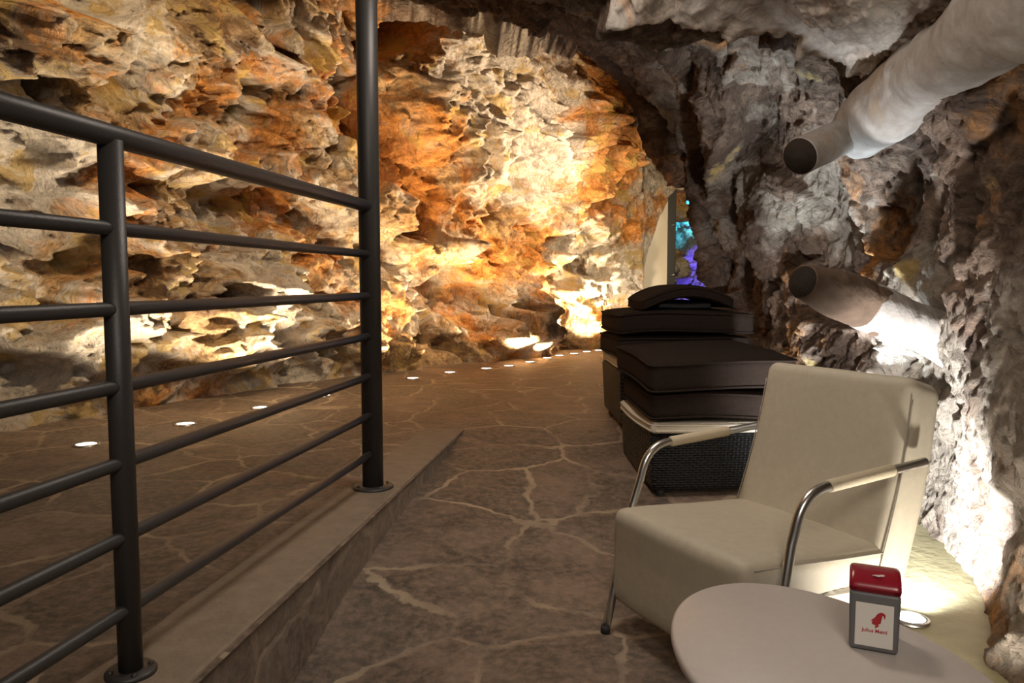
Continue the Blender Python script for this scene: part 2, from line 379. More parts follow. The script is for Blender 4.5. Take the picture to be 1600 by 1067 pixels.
# ------------------------------------------------------------------ left and far rock wall
BP = [(-2.7, -1.6), (-3.1, 1.0), (-3.15, 3.2), (-2.86, 4.25), (-2.55, 4.85), (-2.25, 5.5), (-1.75, 6.3), (-1.2, 7.05), (-0.5, 7.85), (0.16, 8.5), (0.65, 9.1), (1.12, 9.6), (1.5, 9.95), (1.75, 10.5), (1.85, 11.3)]
TP = [(-0.3, -1.6), (-0.4, 1.0), (-0.5, 3.0), (-0.5, 3.8), (-0.45, 4.2), (-0.4, 4.6), (-0.2, 5.1), (0.0, 5.6), (0.4, 6.2), (0.8, 6.8), (1.2, 7.4), (1.6, 7.9), (2.0, 8.3), (2.4, 8.8), (2.9, 9.6)]
BPa = np.array(BP); seg = np.r_[0, np.cumsum(np.linalg.norm(np.diff(BPa, axis=0), axis=1))]
s0 = seg[2]+0.5
us = np.r_[np.linspace(0, s0, 70)[:-1], np.linspace(s0, seg[-1], 760)]
B = spline(us, seg, BPa); T = spline(us, seg, np.array(TP))
vk = [0.0, 0.12, 0.27, 0.42, 0.56, 0.68, 0.80, 0.90, 1.0]
hf = [0.0, -0.03, -0.02, 0.02, 0.09, 0.19, 0.36, 0.62, 1.0]
zf = [-0.04, 0.16, 0.38, 0.58, 0.74, 0.86, 0.95, 0.99, 1.0]
vs_ = np.linspace(0, 1, 400); HF = np.interp(vs_, vk, hf); ZF = np.interp(vs_, vk, zf)
k_ = np.ones(25)/25; HF = np.r_[HF[:12], np.convolve(HF, k_, 'valid'), HF[-12:]]; ZF = np.r_[ZF[:12], np.convolve(ZF, k_, 'valid'), ZF[-12:]]
ztop = np.interp(us, seg, [3.3]*6+[3.4, 3.7, 4.1, 4.3, 4.3, 4.2, 4.0, 3.8, 3.6])
G = np.zeros((len(us), len(vs_), 3))
G[..., :2] = B[:, None, :]*(1-HF)[None, :, None] + T[:, None, :]*HF[None, :, None]
G[..., 2] = ztop[:, None]*ZF[None, :]
nr = normals(G, np.array([0.0, 4.5, 1.3]))
pp = G.reshape(-1, 3)
# strata of the far wall dip to the right, those of the left wall lie flat
al = pp[:, 0]*0.63+pp[:, 1]*0.77; nn_ = -pp[:, 0]*0.77+pp[:, 1]*0.63
def rot(t):
    t = math.radians(t); return np.stack([(math.cos(t)*al-math.sin(t)*pp[:, 2])*0.8, nn_, (math.sin(t)*al+math.cos(t)*pp[:, 2])*1.25], 1)
wgt = np.clip((al-3.6+0.6*vnoise(pp*1.2, 66))/0.9, 0, 1); wgt = wgt*wgt*(3-2*wgt)
disp = (1-wgt)*crag(rot(-6), 3, 0.42, 1.0) + wgt*crag(rot(62)*0.9, 13, 0.46, 1.1)
pp = rot(20)
pit = fbm(pp*np.array([1.3, 1.3, 1.7])+4.4, 91, 3, 0.5); disp = disp - 0.30*np.clip((pit-0.28)/0.22, 0, 1)
pit = fbm(pp*np.array([3.5, 3.5, 5.0])+1.4, 95, 3, 0.5); disp = disp - 0.07*np.clip((pit-0.30)/0.2, 0, 1)
disp = disp.reshape(G.shape[:2])
def bump_at(G, c, rad, amp, rz=0.0):
    """a boulder (amp > 0) or a hollow (amp < 0) around a point of the wall"""
    d = G - np.array(c); r = np.sqrt((d[..., 0]/rad[0])**2 + (d[..., 1]/rad[0])**2 + (d[..., 2]/rad[1])**2)
    return amp*np.clip(1-r**2, 0, 1)**0.8
Gb = G.copy(); Gb[..., :2] = B[:, None, :]                          # gullies are laid out on the plumb wall line
LF = [((-2.35, 5.2, 1.75), (0.9, 0.28), 0.30), ((-2.0, 5.9, 1.42), (0.7, 0.22), -0.38), ((-1.9, 6.0, 0.55), (1.0, 0.45), 0.28),
      ((-2.9, 4.4, 2.25), (0.7, 0.3), 0.32), ((-2.7, 4.6, 0.45), (0.6, 0.4), 0.18), ((-2.55, 4.9, 1.0), (0.4, 0.25), 0.15),
      ((-0.75, 7.6, 1.5), (0.5, 0.3), -0.35), ((-0.2, 8.1, 1.6), (0.3, 0.28), -0.35), ((-0.75, 7.6, 1.2), (0.35, 0.2), 0.2),
      ((-0.6, 7.8, 2.6), (0.8, 0.6), 0.2), ((0.35, 8.6, 1.9), (0.3, 0.8), 0.3), ((-0.95, 7.3, 0.5), (0.35, 0.5), 0.22), ((-0.1, 8.2, 0.3), (0.3, 0.4), 0.2),
      ((0.85, 9.3, 1.5), (0.3, 0.35), -0.25), ((-1.3, 6.9, 0.3), (0.25, 0.4), 0.22)]
def gully(G, pts, wid, depth, seed):
    g = G + 0.16*np.stack([fbm(G.reshape(-1, 3)*2.6, seed+k, 3) for k in range(3)], 1).reshape(G.shape); best = np.full(G.shape[:2], 9.0)
    for a, b in zip(pts, pts[1:]):
        a = np.array(a); d = np.array(b)-a; t = np.clip(((g-a)@d)/(d@d), 0, 1); best = np.minimum(best, np.linalg.norm(g-a-t[..., None]*d, axis=2))
    q = np.clip(1-best/wid, 0, 1); return -depth*q**0.7
disp += gully(Gb, [(-1.3, 7.0, 2.35), (-0.85, 7.5, 1.75), (-0.6, 7.75, 1.2), (-0.2, 8.1, 0.55)], 0.30, 0.34, 200)
disp += gully(Gb, [(-1.6, 6.6, 1.45), (-1.1, 7.2, 1.05), (-0.75, 7.6, 0.75)], 0.24, 0.30, 210)
disp += gully(Gb, [(0.35, 8.7, 2.1), (0.28, 8.6, 1.3), (0.1, 8.45, 0.6)], 0.16, 0.22, 220)
disp += gully(Gb, [(0.85, 9.3, 1.6), (1.0, 9.45, 0.9)], 0.18, 0.2, 230)
disp += gully(Gb, [(-2.6, 4.9, 1.9), (-2.3, 5.4, 1.5), (-1.95, 5.95, 1.35)], 0.28, 0.30, 240)
for c, rad, a in LF: disp += bump_at(G, c, rad, a)
disp = blur(disp, 1) + (0.022*fbm(pp*22, 301, 4, 0.6)).reshape(disp.shape)
env = np.clip(G[..., 2]/0.25, 0.25, 1.0)                             # the foot of the wall stays near its line
disp *= env
Gl = G + nr*disp[..., None]
isp = int(np.searchsorted(us, seg[6]))
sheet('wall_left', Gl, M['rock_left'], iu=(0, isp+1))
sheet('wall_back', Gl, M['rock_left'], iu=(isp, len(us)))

# ------------------------------------------------------------------ right rock wall and vault
ST = [(-1.6, [(1.3, -.45), (1.45, .2), (1.55, .7), (1.6, 1.1), (1.5, 1.7), (1.2, 2.1), (.55, 2.4), (-.5, 2.8), (-1.8, 3.1), (-3.6, 3.2)]),
      (1.0, [(1.32, -.45), (1.45, .2), (1.55, .7), (1.6, 1.1), (1.5, 1.8), (1.2, 2.0), (.55, 2.2), (-.5, 2.7), (-1.8, 3.0), (-3.6, 3.2)]),
      (2.0, [(1.33, -.40), (1.42, .2), (1.6, .7), (1.66, 1.1), (1.5, 1.82), (1.2, 1.95), (.55, 2.12), (-.5, 2.6), (-1.8, 3.0), (-3.6, 3.2)]),
      (2.5, [(1.56, -.35), (1.62, .2), (1.68, .7), (1.74, 1.1), (1.55, 1.76), (1.25, 1.86), (.6, 2.08), (-.5, 2.6), (-1.8, 3.0), (-3.6, 3.2)]),
      (3.0, [(1.66, -.30), (1.72, .2), (1.74, .7), (1.8, 1.1), (1.56, 1.68), (1.22, 1.78), (.55, 2.03), (-.5, 2.6), (-1.8, 3.0), (-3.6, 3.2)]),
      (3.5, [(1.70, -.25), (1.74, .2), (1.76, .7), (1.82, 1.1), (1.6, 1.72), (1.26, 1.9), (.58, 2.18), (-.5, 2.7), (-1.8, 3.05), (-3.6, 3.2)]),
      (4.6, [(1.64, -.15), (1.70, .3), (1.72, .7), (1.66, 1.15), (1.48, 1.7), (1.22, 2.08), (.65, 2.45), (-.5, 2.86), (-1.8, 3.1), (-3.6, 3.2)]),
      (6.3, [(1.72, -.12), (1.72, .4), (1.66, .85), (1.54, 1.25), (1.36, 1.7), (1.05, 2.25), (.5, 2.78), (-.54, 3.02), (-1.8, 3.15), (-3.6, 3.25)])]
base6 = np.array(ST[-1][1])
for Y, k in ((6.6, 1.12), (6.95, 1.6), (7.1, 2.4)):
    q = np.array([-0.8, 0.9]) + (base6 - np.array([-0.8, 0.9]))*k; q[0, 1] = -.12
    ST.append((Y, q.tolist()))
SY = np.array([s[0] for s in ST]); SP = np.array([s[1] for s in ST])
ys = np.r_[np.linspace(-1.6, 1.7, 60)[:-1], np.linspace(1.7, 6.3, 560)[:-1], np.linspace(6.3, 7.1, 120)]
R = np.stack([np.stack([np.interp(ys, SY, SP[:, k, c]) for c in (0, 1)], 1) for k in range(SP.shape[1])], 1)   # ys, ctrl, 2
vk2 = np.array([0, .09, .18, .26, .38, .46, .58, .74, .88, 1.0]); vv = np.linspace(0, 1, 560)
RR = np.stack([spline(vv, vk2, R[i]) for i in range(len(ys))], 0)
G = np.zeros((len(ys), len(vv), 3)); G[..., 0] = RR[..., 0]; G[..., 1] = ys[:, None]; G[..., 2] = RR[..., 1]
nr = normals(G, np.array([0.0, 3.5, 1.0])); pp = G.reshape(-1, 3)
disp = crag(pp*0.82, 23, 0.27, 0.62, (1.1, 1.0, 0.9)).reshape(G.shape[:2])
near = np.clip((3.3 - G[..., 1])/0.15, 0, 1)*np.clip((G[..., 2]-1.5)/0.2, 0, 1)
disp *= 1-0.86*near; disp -= 0.10*near*np.clip((1.3-G[..., 0])/0.4, 0, 1)                                                   # sprayed ceiling near the bar is smoother
disp -= 0.16*np.clip((G[..., 1]-5.0)/1.0, 0, 1)
disp += bump_at(G, (1.6, 3.6, 1.15), (0.35, 0.35), -0.12) + bump_at(G, (1.62, 5.0, 1.3), (0.6, 0.5), 0.12)
lowz = np.clip((0.9-G[..., 2])/0.8, 0, 1)*np.clip((3.6-G[..., 1])/0.4, 0, 1)
disp *= 1-0.65*lowz; disp -= 0.03*lowz
disp = blur(disp, 1) + (0.012*fbm(G.reshape(-1, 3)*24, 305, 4, 0.6)).reshape(disp.shape)
Gr = G + nr*disp[..., None]
jv = int(0.40*len(vv)); jn = int(np.searchsorted(ys, 3.32))
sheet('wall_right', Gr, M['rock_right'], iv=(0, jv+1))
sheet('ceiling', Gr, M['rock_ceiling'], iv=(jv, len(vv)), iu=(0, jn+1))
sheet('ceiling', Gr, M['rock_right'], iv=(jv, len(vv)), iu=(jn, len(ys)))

# blue-lit grotto behind the partition
FP = np.array([(1.2, 11.9), (2.2, 12.0), (3.2, 11.4), (3.9, 10.0), (4.0, 8.4), (3.6, 7.0)]); sg = np.r_[0, np.cumsum(np.linalg.norm(np.diff(FP, axis=0), axis=1))]
uf = np.linspace(0, sg[-1], 220); Bf = spline(uf, sg, FP); zz = np.linspace(-.1, 3.6, 160)
G = np.zeros((220, 160, 3)); G[..., :2] = Bf[:, None]; G[..., 2] = zz[None]
G[..., 0] -= 0.25*np.clip(zz-1.2, 0, 9)[None]**1.5; nr = normals(G, np.array([1.5, 8.5, 1.2]))
G = G + nr*crag(G.reshape(-1, 3), 77, 0.45).reshape(G.shape[:2])[..., None]
sheet('wall_far', G, M['rock_far'])

# rock curtain hanging over the opening; its lower edge runs down to the left
xs = np.linspace(0.6, 3.6, 220); zb = np.interp(xs, [0.6, 1.60, 1.63, 1.70, 1.84, 1.97, 2.04, 3.6], [-.05, -.05, .9, 1.25, 1.62, 1.93, 2.02, 2.05])
tt = np.linspace(0, 1, 160); G = np.zeros((220, 160, 3)); G[..., 0] = xs[:, None]
G[..., 2] = zb[:, None] + (4.2-zb[:, None])*np.clip((tt-.12)/.88, 0, 1)[None]**1.0; G[..., 1] = 9.72 + 0.9*np.clip((.12-tt)/.12, 0, 1)[None] - 0.15*np.sin(tt*3)[None]
G[..., 1] += 0.25*(xs[:, None]-1.6)*0
nr = np.zeros_like(G); nr[..., 1] = -1
G = G + nr*(crag(G.reshape(-1, 3), 41, 0.28).reshape(G.shape[:2])*np.clip(tt/.3, 0, 1)[None])[..., None]
G[:, :20, 2] += 0.03*fbm(G[:, :20].reshape(-1, 3)*8, 5, 3).reshape(220, 20)
sheet('wall_back', G, M['rock_left'])

# ------------------------------------------------------------------ floors and curb
E = [at_z(350, 1020), at_z(726, 672)]; ed = (E[1]-E[0]).normalized()
E0 = E[0] - ed*3.2; E1 = E[1]; lp = Vector((-ed.y, ed.x, 0))           # left of the curb edge
CW = 0.235
bm = bmesh.new()
pl = [(-4.5, -1.7), (E0.x, -1.7), (E1.x, E1.y), (4.5, E1.y), (4.5, 12.8), (-4.5, 12.8)]
bm.faces.new([bm.verts.new((x, y, 0)) for x, y in pl]); fl = from_bm('floor', bm, M['flag'], smooth=False); fl['kind'] = 'structure'
Yc = [-1.7, .8, 1.5, 1.85, 2.12, 2.38, 2.7, 3.12, 3.7, E1.y]; Dc = [.36, .35, .33, .29, .25, .185, .139, .098, .056, 0]
Yr = [-1.7, 2.4, 2.75, 3.0, 3.6, E1.y]; Dr = [.2, .2, .185, .155, .075, 0]
ny, nx = 160, 80; G = np.zeros((ny, nx, 3)); yy = np.linspace(-1.7, E1.y, ny); yy[-1] = E1.y
dc = np.interp(yy, Yc, Dc); dr = np.interp(yy, Yr, Dr); kk = np.ones(9)/9
dc = np.r_[dc[:4], np.convolve(dc, kk, 'valid'), dc[-4:]]; dr = np.r_[dr[:4], np.convolve(dr, kk, 'valid'), dr[-4:]]
for i in range(ny):
    xe = E1.x + (yy[i]-E1.y)*ed.x/ed.y
    xs = np.linspace(xe-0.005, 3.0, nx); t = np.clip((xs-xe)/0.75, 0, 1); t = t*t*(3-2*t)
    G[i, :, 0] = xs; G[i, :, 1] = yy[i]; G[i, :, 2] = -(dc[i]*(1-t)+dr[i]*t)
G[-1, :, 2] = 0
def floor_z(x, y):
    if y >= E1.y: return 0.0
    xe = E1.x + (y-E1.y)*ed.x/ed.y
    if x < xe: return 0.0
    t = min(1, max(0, (x-xe)/0.75)); t = t*t*(3-2*t)
    return -(np.interp(y, yy, dc)*(1-t)+np.interp(y, yy, dr)*t)
sheet('floor', G, M['flag'])
bm = bmesh.new()
def Q(p, o, z): q = p + lp*o; return (q.x, q.y, z)
nseg = 60; ringA = []
for i in range(nseg+1):
    p = E0.lerp(E1, i/nseg); wob = 0.004*math.sin(i*1.3)+0.003*math.sin(i*2.9)
    ringA.append([bm.verts.new(Q(p, CW+wob, -0.01)), bm.verts.new(Q(p, CW-0.006+wob, 0.007)), bm.verts.new(Q(p, 0.012, 0.007)), bm.verts.new(Q(p, 0.003, 0.004)), bm.verts.new(Q(p, 0.0+wob*.5, -0.008)), bm.verts.new(Q(p, 0, -0.5))])
for a, b_ in zip(ringA, ringA[1:]):
    for k in range(5):
        f = bm.faces.new((a[k], a[k+1], b_[k+1], b_[k])); f.material_index = 1 if k == 4 else 0
tr = from_bm('trim_1', bm, M['curb'], smooth=False); tr.data.materials.append(M['curb_side']); tr['kind'] = 'structure'
# raised smooth concrete apron beside the right wall, lit by the floor light
m = M['apron'] = plain('apron_concrete', (0.34, 0.30, 0.17), 0.6, 0, 0.5, 14, 0.22)
ya = np.linspace(-1.6, 3.3, 90); xl = np.interp(ya, [-1.6, 1.2, 2.1, 2.7, 3.3], [1.06, 1.06, 1.10, 1.2, 1.36])
G = np.zeros((90, 30, 3)); G[..., 0] = xl[:, None] + (2.3-xl[:, None])*np.linspace(0, 1, 30)[None]; G[..., 1] = ya[:, None]
for i in range(90):
    for j in range(30): G[i, j, 2] = floor_z(G[i, j, 0], ya[i]) + (0.005 if j else -0.004)
sheet('trim_2', G, m)

# ------------------------------------------------------------------ railing
rail_root_p = at_z(205, 1056); col_p = at_z(583, 764)
rd = (col_p-rail_root_p).normalized(); ang = math.atan2(rd.y, rd.x); Lr = (col_p-rail_root_p).length
rail = tag(empty('railing', (rail_root_p.x, rail_root_p.y, 0.007), ang), 'dark grey tubular steel railing with seven horizontal bars on the curb', 'railing')
hts = [1.128, .941, .777, .617, .457, .30, .143]
def flange(r, rt=None):
    bm = bmesh.new(); lathe(bm, [(0, 0), (r, 0), (r, .006), (r-.004, .010), (0, .010)], 40); return bm
for nm, x, r, h in (('post', 0.0, .0245, 1.118), ('post', -1.55, .0245, 1.118), ('column', Lr, .042, 2.9)):
    bm = bmesh.new(); tube(bm, [(0, 0, 0.006), (0, 0, h)], r, 28); p = from_bm(nm, bm, M['metal'], rail); p.location = (x, 0, 0)
    fo = from_bm('base_plate', flange(.052 if nm == 'post' else .082), M['metal'], p)
    for a in (45, 135, 225, 315):
        bm = bmesh.new(); rr = (.040 if nm == 'post' else .064); lathe(bm, [(.006, 0), (.006, .005), (0, .006)], 8, (rr*math.cos(math.radians(a)), rr*math.sin(math.radians(a)), .010))
        from_bm('bolt', bm, M['metal'], p)
for k, h in enumerate(hts):
    bm = bmesh.new(); tube(bm, [(-1.6, 0, h), (Lr-.03, 0, h)], .0235 if k == 0 else .0148, 20)
    from_bm('top_rail' if k == 0 else 'rail', bm, M['metal'], rail)

# ------------------------------------------------------------------ floor lights
def floor_light(p, z, r, label, lens, power, color, target, spot=70, group='recessed floor lights along the rock wall', tilt=None):
    root = tag(empty('floor_light', (p[0], p[1], z)), label, 'floor light', group)
    bm = bmesh.new(); lathe(bm, [(r*1.32, 0.0), (r*1.30, .006), (r*1.05, .009), (r*1.0, .006), (r*1.0, -.01)], 40); from_bm('bezel', bm, M['steel'], root)
    bm = bmesh.new(); lathe(bm, [(r, .004), (r*.7, .007), (0, .008)], 32); from_bm('lens', bm, M[lens], root)
    l = lamp('bulb', 'SPOT', (p[0], p[1], z+0.03), power, color, target, 0.03, math.radians(spot), 0.7)
    l.parent = root; l.location = (0, 0, 0.03)
    return root
WARM = (1.0, 0.72, 0.42); WARM2 = (1.0, 0.82, 0.58)
FL = [((135, 693), 'nearest the left edge of the photo, left of the railing post', 1.0, WARM2), ((290, 661), 'just right of the front railing post', 1.0, WARM2),
      ((407, 636), 'half hidden by the fifth railing bar', 1.2, WARM2), ((505, 617), 'seen just above the fifth bar, left of the tall column', 1.6, WARM2),
      ((576, 603), 'hidden behind the tall steel column', 1.0, WARM2),
      ((645, 590), 'first one right of the tall steel column', 1.2, WARM), ((703, 581), 'second one right of the tall steel column', 1.2, WARM),
      ((760, 575), 'third one right of the tall column, below a dark cleft', 1.3, WARM), ((795, 571), 'fourth one right of the tall column', 1.2, WARM),
      ((828, 565), 'fifth one right of the tall column', 1.4, WARM), ((855, 559), 'sixth one right of the tall column, thin and flat', 1.0, WARM),
      ((874, 555), 'fourth from the far right end of the row', 1.0, WARM), ((897, 552), 'third from the far right end of the row', 1.0, WARM),
      ((917, 549), 'second from the far right end of the row', 1.2, WARM), ((935, 547), 'last and farthest of the row, beside the dark cushion stack', 1.6, WARM2)]
nb = Bf
for (px, py), lab, k, col in FL:
    if px == 576: continue
    p = at_z(px, py, 0.008); d = BPa - np.array([p.x, p.y]); 
    q = B[np.argmin(np.linalg.norm(B-np.array([p.x, p.y]), axis=1))]; dv = Vector((q[0]-p.x, q[1]-p.y, 0)); dv.normalize()
    tgt = (p.x + dv.x*0.85, p.y + dv.y*0.85, 1.9)
    floor_light((p.x, p.y), 0.0, 0.05, 'round floor light, '+lab, 'lens', 110*k, col, tgt, 88)
p = at_z(1422, 972, -0.2)
floor_light((p.x, p.y), floor_z(p.x, p.y)+0.008, 0.042, 'bright white floor light glowing right behind the napkin dispenser', 'lens_cool', 250, (0.88, 0.94, 1.0), (1.68, 2.95, 0.28), 100, 'floor lights by the right wall')
floor_light((1.46, 3.75), floor_z(1.46, 3.75)+0.002, 0.042, 'white floor light hidden behind the cream chair, lighting rock under the log', 'lens_cool', 300, (0.74, 0.88, 1.0), (1.74, 3.85, 0.45), 92, 'floor lights by the right wall')
floor_light((1.13, 1.74), floor_z(1.13, 1.74)+0.008, 0.042, 'white floor light hidden beneath the oval table edge, shining on the chair side', 'lens_cool', 26, (1.0, 0.94, 0.84), (1.1, 2.1, 0.15), 125, 'floor lights by the right wall')
floor_light((1.50, 4.55), 0.0, 0.042, 'warm floor light hidden behind the stacked cushions near the right wall', 'lens', 10, (1.0, 0.85, 0.7), (1.75, 4.8, 1.2), 60, 'floor lights by the right wall')
lamp('grotto_lamp', 'SPOT', (2.5, 10.2, 2.2), 700, (0.08, 0.75, 1.0), (2.7, 12.2, 1.6), 0.08, math.radians(100), 0.6)
lamp('grotto_lamp', 'SPOT', (2.6, 10.4, 0.4), 220, (0.14, 0.10, 1.0), (3.0, 12, 0.7), 0.08, math.radians(90), 0.6)
lamp('far_lamp', 'SPOT', (1.45, 9.0, 0.1), 45, WARM2, (1.3, 9.9, 1.0), 0.05, math.radians(100), 0.6)

# ------------------------------------------------------------------ partition with black frame at the grotto
dr_ = empty('door_1', (0, 0, 0)); dr_['kind'] = 'structure'
pa = at_y(985, 440, 9.9); pb = at_y(1042, 440, 9.9); zt = at_y(1042, 296, 9.9).z
bm = bmesh.new(); rbox(bm, (pb.x-pa.x, .06, zt), .004, 2, None, ((pa.x+pb.x)/2, 9.93, zt/2)); from_bm('panel', bm, M['panel'], dr_, False)
bm = bmesh.new(); fw = at_y(1054, 440, 9.9).x - pb.x; rbox(bm, (fw, .10, zt+.03), .004, 2, None, (pb.x+fw/2, 9.92, (zt+.03)/2)); from_bm('frame', bm, M['black'], dr_, False)
bm = bmesh.new()
for py in (352, 430):
    q = at_y(1050, py, 9.84); tube(bm, [(q.x-.02, 9.84, q.z), (q.x+.05, 9.82, q.z+.01)], .006, 8)
from_bm('hinge', bm, M['steel'], dr_)

# ------------------------------------------------------------------ beams
def lumpy_tube(name, pts, rad, m, seed, amp=0.12, seg=72, nring=120, parent=None):
    P_ = np.array(pts, float); s = np.r_[0, np.cumsum(np.linalg.norm(np.diff(P_, axis=0), axis=1))]; t = np.linspace(0, s[-1], nring)
    c = spline(t, s, P_); r = np.interp(t, s, rad); G = np.zeros((nring, seg+1, 3)); T_ = np.gradient(c, axis=0); T_ /= np.linalg.norm(T_, axis=1, keepdims=True)
    upv = np.array([0, 0, 1.0])
    for i in range(nring):
        sd = np.cross(T_[i], upv); sd /= np.linalg.norm(sd); u = np.cross(sd, T_[i]); a = np.linspace(0, 2*PI, seg+1)
        dirs = np.cos(a)[:, None]*sd + np.sin(a)[:, None]*u; q = c[i]+dirs*r[i]
        n_ = fbm(q*4, seed, 4)*amp + fbm(q*15, seed+3, 3)*amp*0.2; n_[-1] = n_[0]
        G[i] = c[i] + dirs*(r[i]*(1+n_))[:, None]
    o = sheet(name, G, m); del o['kind']
    bm = bmesh.new(); bm.from_mesh(o.data); bmesh.ops.remove_doubles(bm, verts=bm.verts[:], dist=1e-5)
    bmesh.ops.holes_fill(bm, edges=[e for e in bm.edges if e.is_boundary], sides=0); bm.to_mesh(o.data); bm.free(); o.data.shade_smooth()
    if parent: o.parent = parent
    return o
ub = tag(empty('ceiling_beam', (0, 0, 0)), 'thick whitish rough beam under the ceiling at upper right, dark round end', 'beam', None)
e0 = at_y(1250, 244, 3.25); e1 = at_y(1345, 200, 3.55)
lumpy_tube('core', [e0, e0.lerp(e1, .5), e1, e1+(e1-e0)*.3], [.076, .080, .086, .09], M['beam'], 5, 0.04, parent=ub)
s1 = at_y(1338, 205, 3.52); s2 = at_y(1440, 122, 3.0); s3 = at_y(1560, 40, 2.5); s4 = s3 + (s3-s2)*1.3
lumpy_tube('sleeve', [s1, s1.lerp(s2, .5), s2, s3, s4], [.128, .138, .135, .15, .17], M['beam'], 9, 0.13, nring=200, parent=ub)
dd = (e0-e1).normalized(); bm = bmesh.new(); tube(bm, [e0-dd*.004, e0+dd*.006], [.076, .073], 40); from_bm('end_cap', bm, M['beam_end'], ub)
lb = tag(empty('wall_log', (0, 0, 0)), 'brown log with cracked round end sticking out of the right wall above the cream chair', 'log')
a0 = at_y(1254, 440, 2.75); a1 = at_y(1335, 470, 2.9); a2 = at_y(1440, 515, 3.0); a3 = at_y(1560, 585, 3.1)
lumpy_tube('log_body', [a0, a0.lerp(a1, .5), a1, a1.lerp(a2, .4)], [.064, .088, .096, .094], M['bark'], 15, 0.10, parent=lb)
a15 = a1.lerp(a2, .12); tag(lumpy_tube('sleeve', [a15, a15.lerp(a2, .5), a2, a3], [.097, .099, .094, .09], M['beam'], 19, 0.10, parent=lb), 'pale plaster colour on the lit right half of the log')  # lit right half of the log painted in a paler plaster colour
dd = (a0-a1).normalized(); bm = bmesh.new(); tube(bm, [a0-dd*.01, a0+dd*.006], [.062, .055], 40); from_bm('end_face', bm, M['beam_end'], lb)

# ------------------------------------------------------------------ cream lounge chair
CH_A = math.radians(28)
chair = tag(empty('lounge_chair', (0.478, 2.05, -0.2), CH_A), 'low cream leather lounge chair with curved chrome arms beside the oval table', 'chair')
# local axes: x = towards the back, y = chair's left (far side); front centre of the seat at the origin
wr = lambda p, s, a: a*math.sin(p.x*s+3*math.sin(p.y*s*.6))*math.cos(p.y*s*.8+2*math.sin(p.z*s*.5))
def seat_fn(p):
    q = p.copy(); u = (p.x+.30)/.60
    if p.z > 0: q.z += .016*math.cos(p.y/.29*PI/2)*math.sin(PI*min(1, max(0, u))) - .045*u + .006*math.sin(u*9)*0.3
    if p.x < -.24: q.x -= .012*math.cos(p.y/.29*PI/2)
    q += Vector((0, 0, wr(p, 16, .0018)))
    if p.z < 0: q.z -= .045*(1-u)*(-p.z/.12); q.x -= .008*(1-u)*(-p.z/.12)
    return q
bm = bmesh.new(); rbox(bm, (.59, .55, .245), .035, 18, seat_fn, (.245, .010, .240)); seat = from_bm('seat', bm, M['leather'], chair)
def back_fn(p):
    q = p.copy(); q.x += .012*math.cos(p.y/.29*PI/2)*(-1 if p.x < 0 else .6) + .02*math.cos(p.z/.3*PI/2)
    q.y *= 1 - .03*(p.z/.3)
    q += Vector((wr(Vector((p.z, p.y, p.x)), 13, .002), 0, 0)); return q
bm = bmesh.new(); rbox(bm, (.145, .55, .62), .036, 18, back_fn); back = from_bm('backrest', bm, M['leather'], chair)
back.location = (.555, .010, .462); back.rotation_euler = (0, math.radians(16.5), 0)
# seams along the front edge of the backrest and the upper edge of the seat
for sy in (-1, 1):
    bm = bmesh.new(); pts = []
    for k in range(25):
        z = -.25+.5*k/24; p = back_fn(Vector((-.0600, sy*.2715, z))); pts.append(p)
    tube(bm, pts, .0022, 6); from_bm('seam', bm, M['seam'], back)
    bm = bmesh.new(); pts = []
    for k in range(25):
        x = -.26+.52*k/24; pts.append(seat_fn(Vector((x, sy*.2737, .103))) + Vector((.245, .010, .240)))
    tube(bm, pts, .0022, 6); from_bm('seam', bm, M['seam'], seat)
def arc(p0, p1, p2, n=8): return [Vector(p0)*(1-t)**2 + Vector(p1)*2*t*(1-t) + Vector(p2)*t*t for t in [k/n for k in range(n+1)]]
for sy in (-1, 1):
    y = sy*.303+.008
    bm = bmesh.new()
    pts = [Vector((-.10, sy*.235, .012)), Vector((-.035, sy*.272, .15)), Vector((.03, sy*.312, .29)), Vector((.07, y, .40))] + arc((.082, y, .435), (.10, y, .523), (.18, y, .531), 10) + [Vector((.36, y, .540)), Vector((.575, y, .551))]
    tube(bm, pts, .0125, 18); arm = from_bm('arm', bm, M['chrome'], chair)
    bm = bmesh.new(); tube(bm, [(.195, y, .5318), (.20, y, .532), (.34, y, .539), (.435, y, .5438), (.44, y, .5441)], [.0135, .0165, .0165, .0165, .0135], 20)
    tag(from_bm('arm_sleeve', bm, M['sleeve'], arm), 'tan leather sleeve on the arm')
    bm = bmesh.new(); lathe(bm, [(0, 0), (.014, 0), (.015, .012), (.0125, .022), (0, .022)], 16, (-.102, sy*.235, 0)); from_bm('foot_cap', bm, M['rubber'], arm)
    bm = bmesh.new(); fz = 0.0
    wx = Vector((.478, 2.05)) + Matrix.Rotation(CH_A, 2) @ Vector((.52, sy*.17)); fz = floor_z(wx.x, wx.y)+.2
    tube(bm, [(.46, sy*.17, .14), (.52, sy*.17, fz+.004)], .0125, 16); from_bm('rear_leg', bm, M['chrome'], chair)
bm = bmesh.new(); tube(bm, [(-.015, -.295, .16), (-.015, .295, .16)], .010, 12); from_bm('cross_bar', bm, M['chrome'], chair)

# ------------------------------------------------------------------ round table
TC = Vector((.515, 1.194)); TZ = .22; TR = .268; fz = floor_z(TC.x, TC.y)
tb = tag(empty('oval_table', (TC.x, TC.y, fz)), 'off-white oval table with rounded edge in the front right corner', 'table')
H = TZ-fz
bm = bmesh.new(); lathe(bm, [(0, H-.026), (.955, H-.026), (.988, H-.020), (1.0, H-.012), (.993, H-.004), (.974, H), (0, H)], 128); from_bm('tabletop', bm, M['table'], tb)

